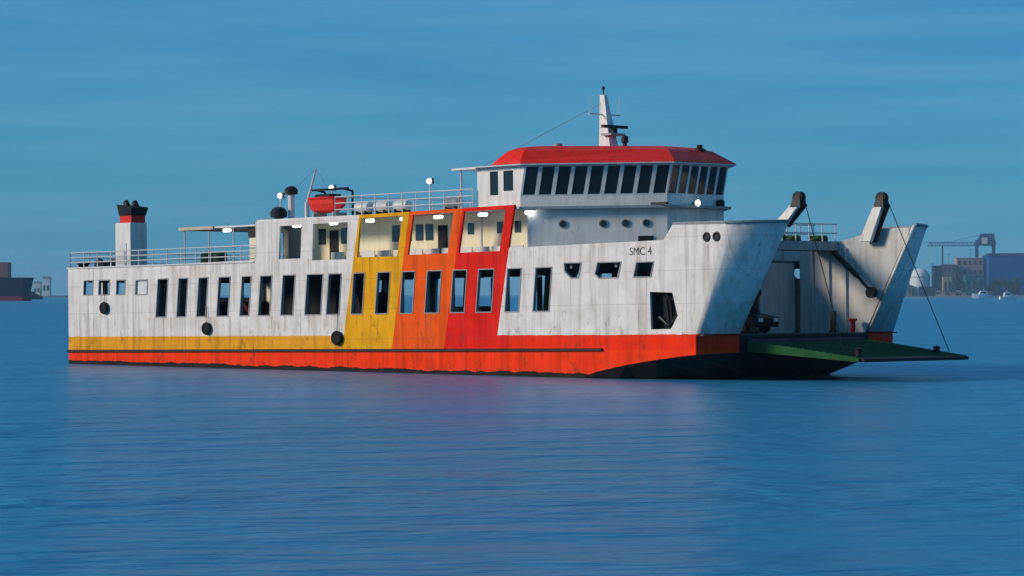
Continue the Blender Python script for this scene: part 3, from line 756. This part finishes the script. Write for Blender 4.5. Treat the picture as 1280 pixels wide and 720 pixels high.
# trees on the far quay
def crown(rad, h, seed):
    rnd = random.Random(seed); m = MB()
    cl_ = [(rnd.gauss(0, rad*.45), rnd.gauss(0, rad*.4), h*.35+rnd.random()*h*.6, rad*rnd.uniform(.28, .5)) for _ in range(9)]
    for _ in range(1500):
        x, y, z, r_ = rnd.choice(cl_); v = Vector((rnd.gauss(0, 1), rnd.gauss(0, 1), rnd.gauss(0, 1))).normalized()*r_*rnd.uniform(.5, 1.05)
        p = Vector((x, y, z))+v; s_ = rnd.uniform(.5, 1.1)
        a = Vector((rnd.gauss(0, 1), rnd.gauss(0, 1), rnd.gauss(0, 1))).normalized()*s_; b_ = a.orthogonal().normalized()*s_
        m.add([p-a, p+b_, p+a, p-b_], [(0, 1, 2, 3)])
    return m
def tree(x, ytop, rad, seed, label, dy=-6):
    Dd = Y0+dy; e = far('tree', label, 'tree', Dd, 'trees on the far quay'); e.location = (px(Dd, x), Dd, 1.2)
    h = pz(Dd, ytop)-1.2
    MB().tube((0, 0, 0), (.3, 0, h*.35), .7, .45).tube((.3, 0, h*.33), (2, .5, h*.65), .4, .15).tube((.3, 0, h*.33), (-1.8, -.4, h*.62), .4, .15).build('trunk', M['rope'], e)
    crown(rad, h*.95, seed).build('crown', leaf, e)
tree(1245, 350, 9, 1, 'round dark tree at the left foot of the blue shed')
tree(1258, 345, 10, 2, 'taller dark green tree before the middle of the blue shed')
tree(1273, 347, 9, 3, 'dark tree nearest the right edge of the picture')
tree(1199, 352, 7, 4, 'small dark tree between the tan and teal warehouses')
tree(1130, 353, 8, 5, 'dark tree behind the low grey shed at the left tip of the far quay', 22)
tree(1235, 356, 7, 6, 'small dark tree just left of the blue shed', -3)
tree(1266, 354, 7, 8, 'low dark tree between two taller ones before the blue shed', -10)

def masts(x, ytop, dy, label):
    Dd = Y0+dy; e = far('light_mast', label, 'mast', Dd, 'light masts on the far quay'); e.location = (px(Dd, x), Dd, 1.4); h = pz(Dd, ytop)-1.4
    MB().tube((0, 0, 0), (0, 0, h), .45, .25, n=6).build('pole', steelblue, e)
    MB().box(-1.8, 1.8, -.5, .5, h, h+.8).build('lamp_bar', steelblue, e)
masts(1186, 318, -20, 'dark light mast rising over the tan warehouse'); masts(1213, 312, -18, 'tall light mast before the pinkish building'); masts(1166, 330, -10, 'short light mast beside the domed tank')
def stack(x0, x1, rows_, cols_, dy, mat, label):
    Dd = Y0+dy; e = far('container_stack', label, 'containers', Dd); e.location = (px(Dd, (x0+x1)/2), Dd, 1.8); w_ = px(Dd, x1)-px(Dd, x0)
    cw = w_/cols_
    for i in range(cols_):
        for j in range(rows_-(i % 2)):
            MB().box(-w_/2+i*cw+.15, -w_/2+(i+1)*cw-.15, 0, 2.4, j*2.65, j*2.65+2.55).build('container', mat[(i*2+j) % len(mat)], e)
stack(1170, 1182, 3, 2, -24, [tanm, bluesd, pink], 'short container stack on the quay beside the dark blue block')
stack(1188, 1208, 4, 3, -24, [pink, concrete, bluesd, steelblue], 'wide container stack on the quay before the brownish building')
stack(1229, 1241, 3, 2, -24, [concrete, tanm, steelblue], 'small container stack at the left foot of the blue shed')
block('shed', 'low grey open shed on the quay left of the domed tank', 'building', 1122, 1140, 357, 20, concrete, -8, win=(3, 1))
block('shed', 'long low dark shed on the quay under the domed tank', 'building', 1150, 1169, 359, 12, bluesd, -22, win=(4, 1))
def launch(x, wpx, ybot, label, heading):
    Dd = HC*3700/(ybot-368); k = Dd/3700
    e = far('motor_boat', label, 'boat', Dd, 'white boats before the far quay'); e.location = (px(Dd, x), Dd, 0); e.rotation_euler = (0, 0, heading)
    Lh = wpx*k/2
    b = MB(); W_ = Lh*.24
    secs = [(-Lh, W_*.9, -.4), (-Lh*.3, W_, -.6), (Lh*.4, W_*.8, -.5), (Lh*.8, W_*.35, 0), (Lh, .1, 1.2)]
    fb = Lh*.34
    for x_, w_, zb in secs: b.v += [(x_, -w_, fb*(1+.5*max(0, x_/Lh))), (x_, -w_*.7, zb), (x_, w_*.7, zb), (x_, w_, fb*(1+.5*max(0, x_/Lh)))]
    for j in range(4):
        for i in range(4): b.f.append([j*4+i, j*4+(i+1) % 4, j*4+4+(i+1) % 4, j*4+4+i]); b.m.append(0)
    b.f += [[0, 1, 2, 3], [16, 17, 18, 19]]; b.m += [0, 0]
    b.build('boat_hull', boatw, e)
    c_ = MB().prism([(-Lh*.55, -W_*.65, fb+.01), (Lh*.35, -W_*.6, fb+.01), (Lh*.35, W_*.6, fb+.01), (-Lh*.55, W_*.65, fb+.01)],
                    [(-Lh*.5, -W_*.55, fb+Lh*.42), (Lh*.1, -W_*.5, fb+Lh*.42), (Lh*.1, W_*.5, fb+Lh*.42), (-Lh*.5, W_*.55, fb+Lh*.42)]).build('cabin', boatw, e)
    MB().box(-Lh*.45, Lh*.1, -W_*.64, W_*.64, fb+Lh*.16, fb+Lh*.3).build('window', M['glassdark'], c_)
    MB().tube((-Lh*.2, 0, fb+Lh*.42), (-Lh*.25, 0, fb+Lh*.7), .15, .08).build('mast', boatw, e)
launch(1227, 26, 373.2, 'white motor boat lying off the teal warehouse, bow to the left', R(195))
launch(1261, 24, 374.5, 'white motor boat before the blue shed, nearest the right edge', R(10))

# left: cargo ship and breakwater
DL = 1750.
e = far('cargo_ship', 'dark blue cargo ship with red waterline band at the left edge', 'ship', DL); e.location = (px(DL, 40), DL, 0)
k = DL/3700
def hullband(z0, z1, ext, mat, name):
    b = MB(); T = [(-110, -8), (-4, -8), (0, -3.5), (1, 0), (0, 3.5), (-4, 8), (-110, 8)]
    B_ = [(-110, -8+ext), (-5.5, -8+ext), (-1.8, -3), (-1.2, 0), (-1.8, 3), (-5.5, 8-ext), (-110, 8-ext)]
    return b.prism([(x, y, z0) for x, y in B_], [(x, y, z1) for x, y in T]).build(name, mat, e)
zt = pz(DL, 347)
hullband(2.6, zt, .0, hulldark, 'hull'); hullband(-1, 2.59, .3, painted('red_bottom_paint', (.35, .035, .03), .6, .3, scale=.2), 'waterline_band')
MB().box(-60, px(DL, 12)-px(DL, 40), -6, 6, zt+.01, pz(DL, 328)).build('superstructure', painted('rust_red_cargo', (.30, .13, .12), .7, .4, scale=.1), e)
rr_ = MB()
for i in range(8): rr_.tube((-1-i*1.6, -7, zt), (-1-i*1.6, -7, zt+1.1), .07, n=5)
rr_.tube((-1, -7, zt+1.1), (-12.5, -7, zt+1.1), .07, n=5); rr_.build('railing', M['grey'], e)
bw = MB(); Db = 2300.
rnd = random.Random(3)
for i in range(60):
    x = px(Db, 28)+i*.5*k*1.0; hgt = max(.8, (pz(Db, 363)-.2)*(1-(i/60)**2*.8))
    s_ = rnd.uniform(1.2, 2.2); bw.box(x-s_, x+s_, Db-s_+rnd.uniform(-2, 2), Db+s_*2, -.6, hgt*rnd.uniform(.8, 1.05))
tag(bw.build('breakwater', painted('dark_rock', (.03, .035, .05), .9, .5, scale=.1)), 'low dark rock breakwater running out between cargo ship and ferry stern', 'breakwater')
Dw = 4300.
lo2 = MB().box(px(Dw, -60), px(Dw, 84), Dw-20, Dw+300, -.5, 1.6).build('far_shore', concrete); lo2['kind'] = 'structure'
def hut(x0, x1, yt, label):
    e = far('harbour_building', label, 'building', Dw); e.location = ((px(Dw, x0)+px(Dw, x1))/2, Dw, 1.6); w_ = (px(Dw, x1)-px(Dw, x0))/2; h_ = pz(Dw, yt)-1.6
    MB().box(-w_, w_, 0, 16, 0, h_).build('wall', tank, e)
    MB().prism([(-w_-.5, -.5, h_+.01), (w_+.5, -.5, h_+.01), (w_+.5, 16.5, h_+.01), (-w_-.5, 16.5, h_+.01)], [(-w_-.5, 7.9, h_+3), (w_+.5, 7.9, h_+3), (w_+.5, 8.1, h_+3), (-w_-.5, 8.1, h_+3)]).build('roof', concrete, e)
    for i in range(2): MB().box(-w_*.5+i*w_-1.4, -w_*.5+i*w_+1.4, -.2, -.003, h_*.3, h_*.6).build('window', M['glassdark'], e)
hut(42, 50, 354, 'small pale building on the far shore just right of the cargo ship')
hut(53, 62, 348, 'taller pale building on the far shore near the ferry stern')

# ---------------------------------------------------------------- haze
hz_m = D.materials.new('haze_air'); hz_m.use_nodes = True
N, L = hz_m.node_tree.nodes, hz_m.node_tree.links
N.remove(N['Principled BSDF'])
pv = N.new('ShaderNodeVolumePrincipled'); pv.inputs['Color'].default_value = (.45, .78, 1, 1); pv.inputs['Density'].default_value = .00007
L.new(pv.outputs[0], N['Material Output'].inputs['Volume'])
hz_o = MB().box(-14200, 14200, -600, 14200, -3, 95).build('haze', hz_m); hz_o['kind'] = 'stuff'

# ---------------------------------------------------------------- sky and sun
SUN_EL, SUN_AZ = 20., 0.
sun_from = Vector((-1, -.23, 0)).normalized()
w = D.worlds.new('World'); scene.world = w; w.use_nodes = True
N, L = w.node_tree.nodes, w.node_tree.links
bg = N['Background']
sky = N.new('ShaderNodeTexSky'); sky.sky_type = 'NISHITA'; sky.sun_disc = False
sky.sun_elevation = R(SUN_EL); sky.sun_rotation = math.atan2(sun_from.x, sun_from.y)
sky.ozone_density = 4.0; sky.dust_density = .2; sky.air_density = 1.0
tc = N.new('ShaderNodeTexCoord')
mp = N.new('ShaderNodeMapping'); mp.inputs['Scale'].default_value = (6, 6, 90); L.new(tc.outputs['Generated'], mp.inputs['Vector'])
cn = ramp(N, L, noise(N, L, mp.outputs[0], 1.0, 4, .55), .35, .75)
tint = mixc(N, L, 1.0, sky.outputs[0], (.20, .705, 1.09), 'MULTIPLY')
even = mixc(N, L, .5, tint, (.56, 2.88, 5.45))
cloud = mixc(N, L, math_node(N, L, 'MULTIPLY', cn, .5), even, (1.75, 4.15, 6.4))
L.new(cloud, bg.inputs['Color']); bg.inputs['Strength'].default_value = .09
sl = D.lights.new('sun', 'SUN'); so = D.objects.new('sun', sl); C.objects.link(so)
sl.energy = 3.2; sl.angle = R(14); sl.color = (1, .84, .68)
dirv = Vector((-sun_from.x*math.cos(R(SUN_EL)), -sun_from.y*math.cos(R(SUN_EL)), -math.sin(R(SUN_EL))))
so.rotation_euler = dirv.to_track_quat('-Z', 'Y').to_euler(); so.location = (-60, 40, 60)

vs = scene.view_settings
vs.view_transform = 'Standard'; vs.look = 'None'; vs.exposure = 0; vs.gamma = 1; vs.use_curve_mapping = False
scene.cycles.volume_max_steps = 64
scene.cycles.max_bounces = 8
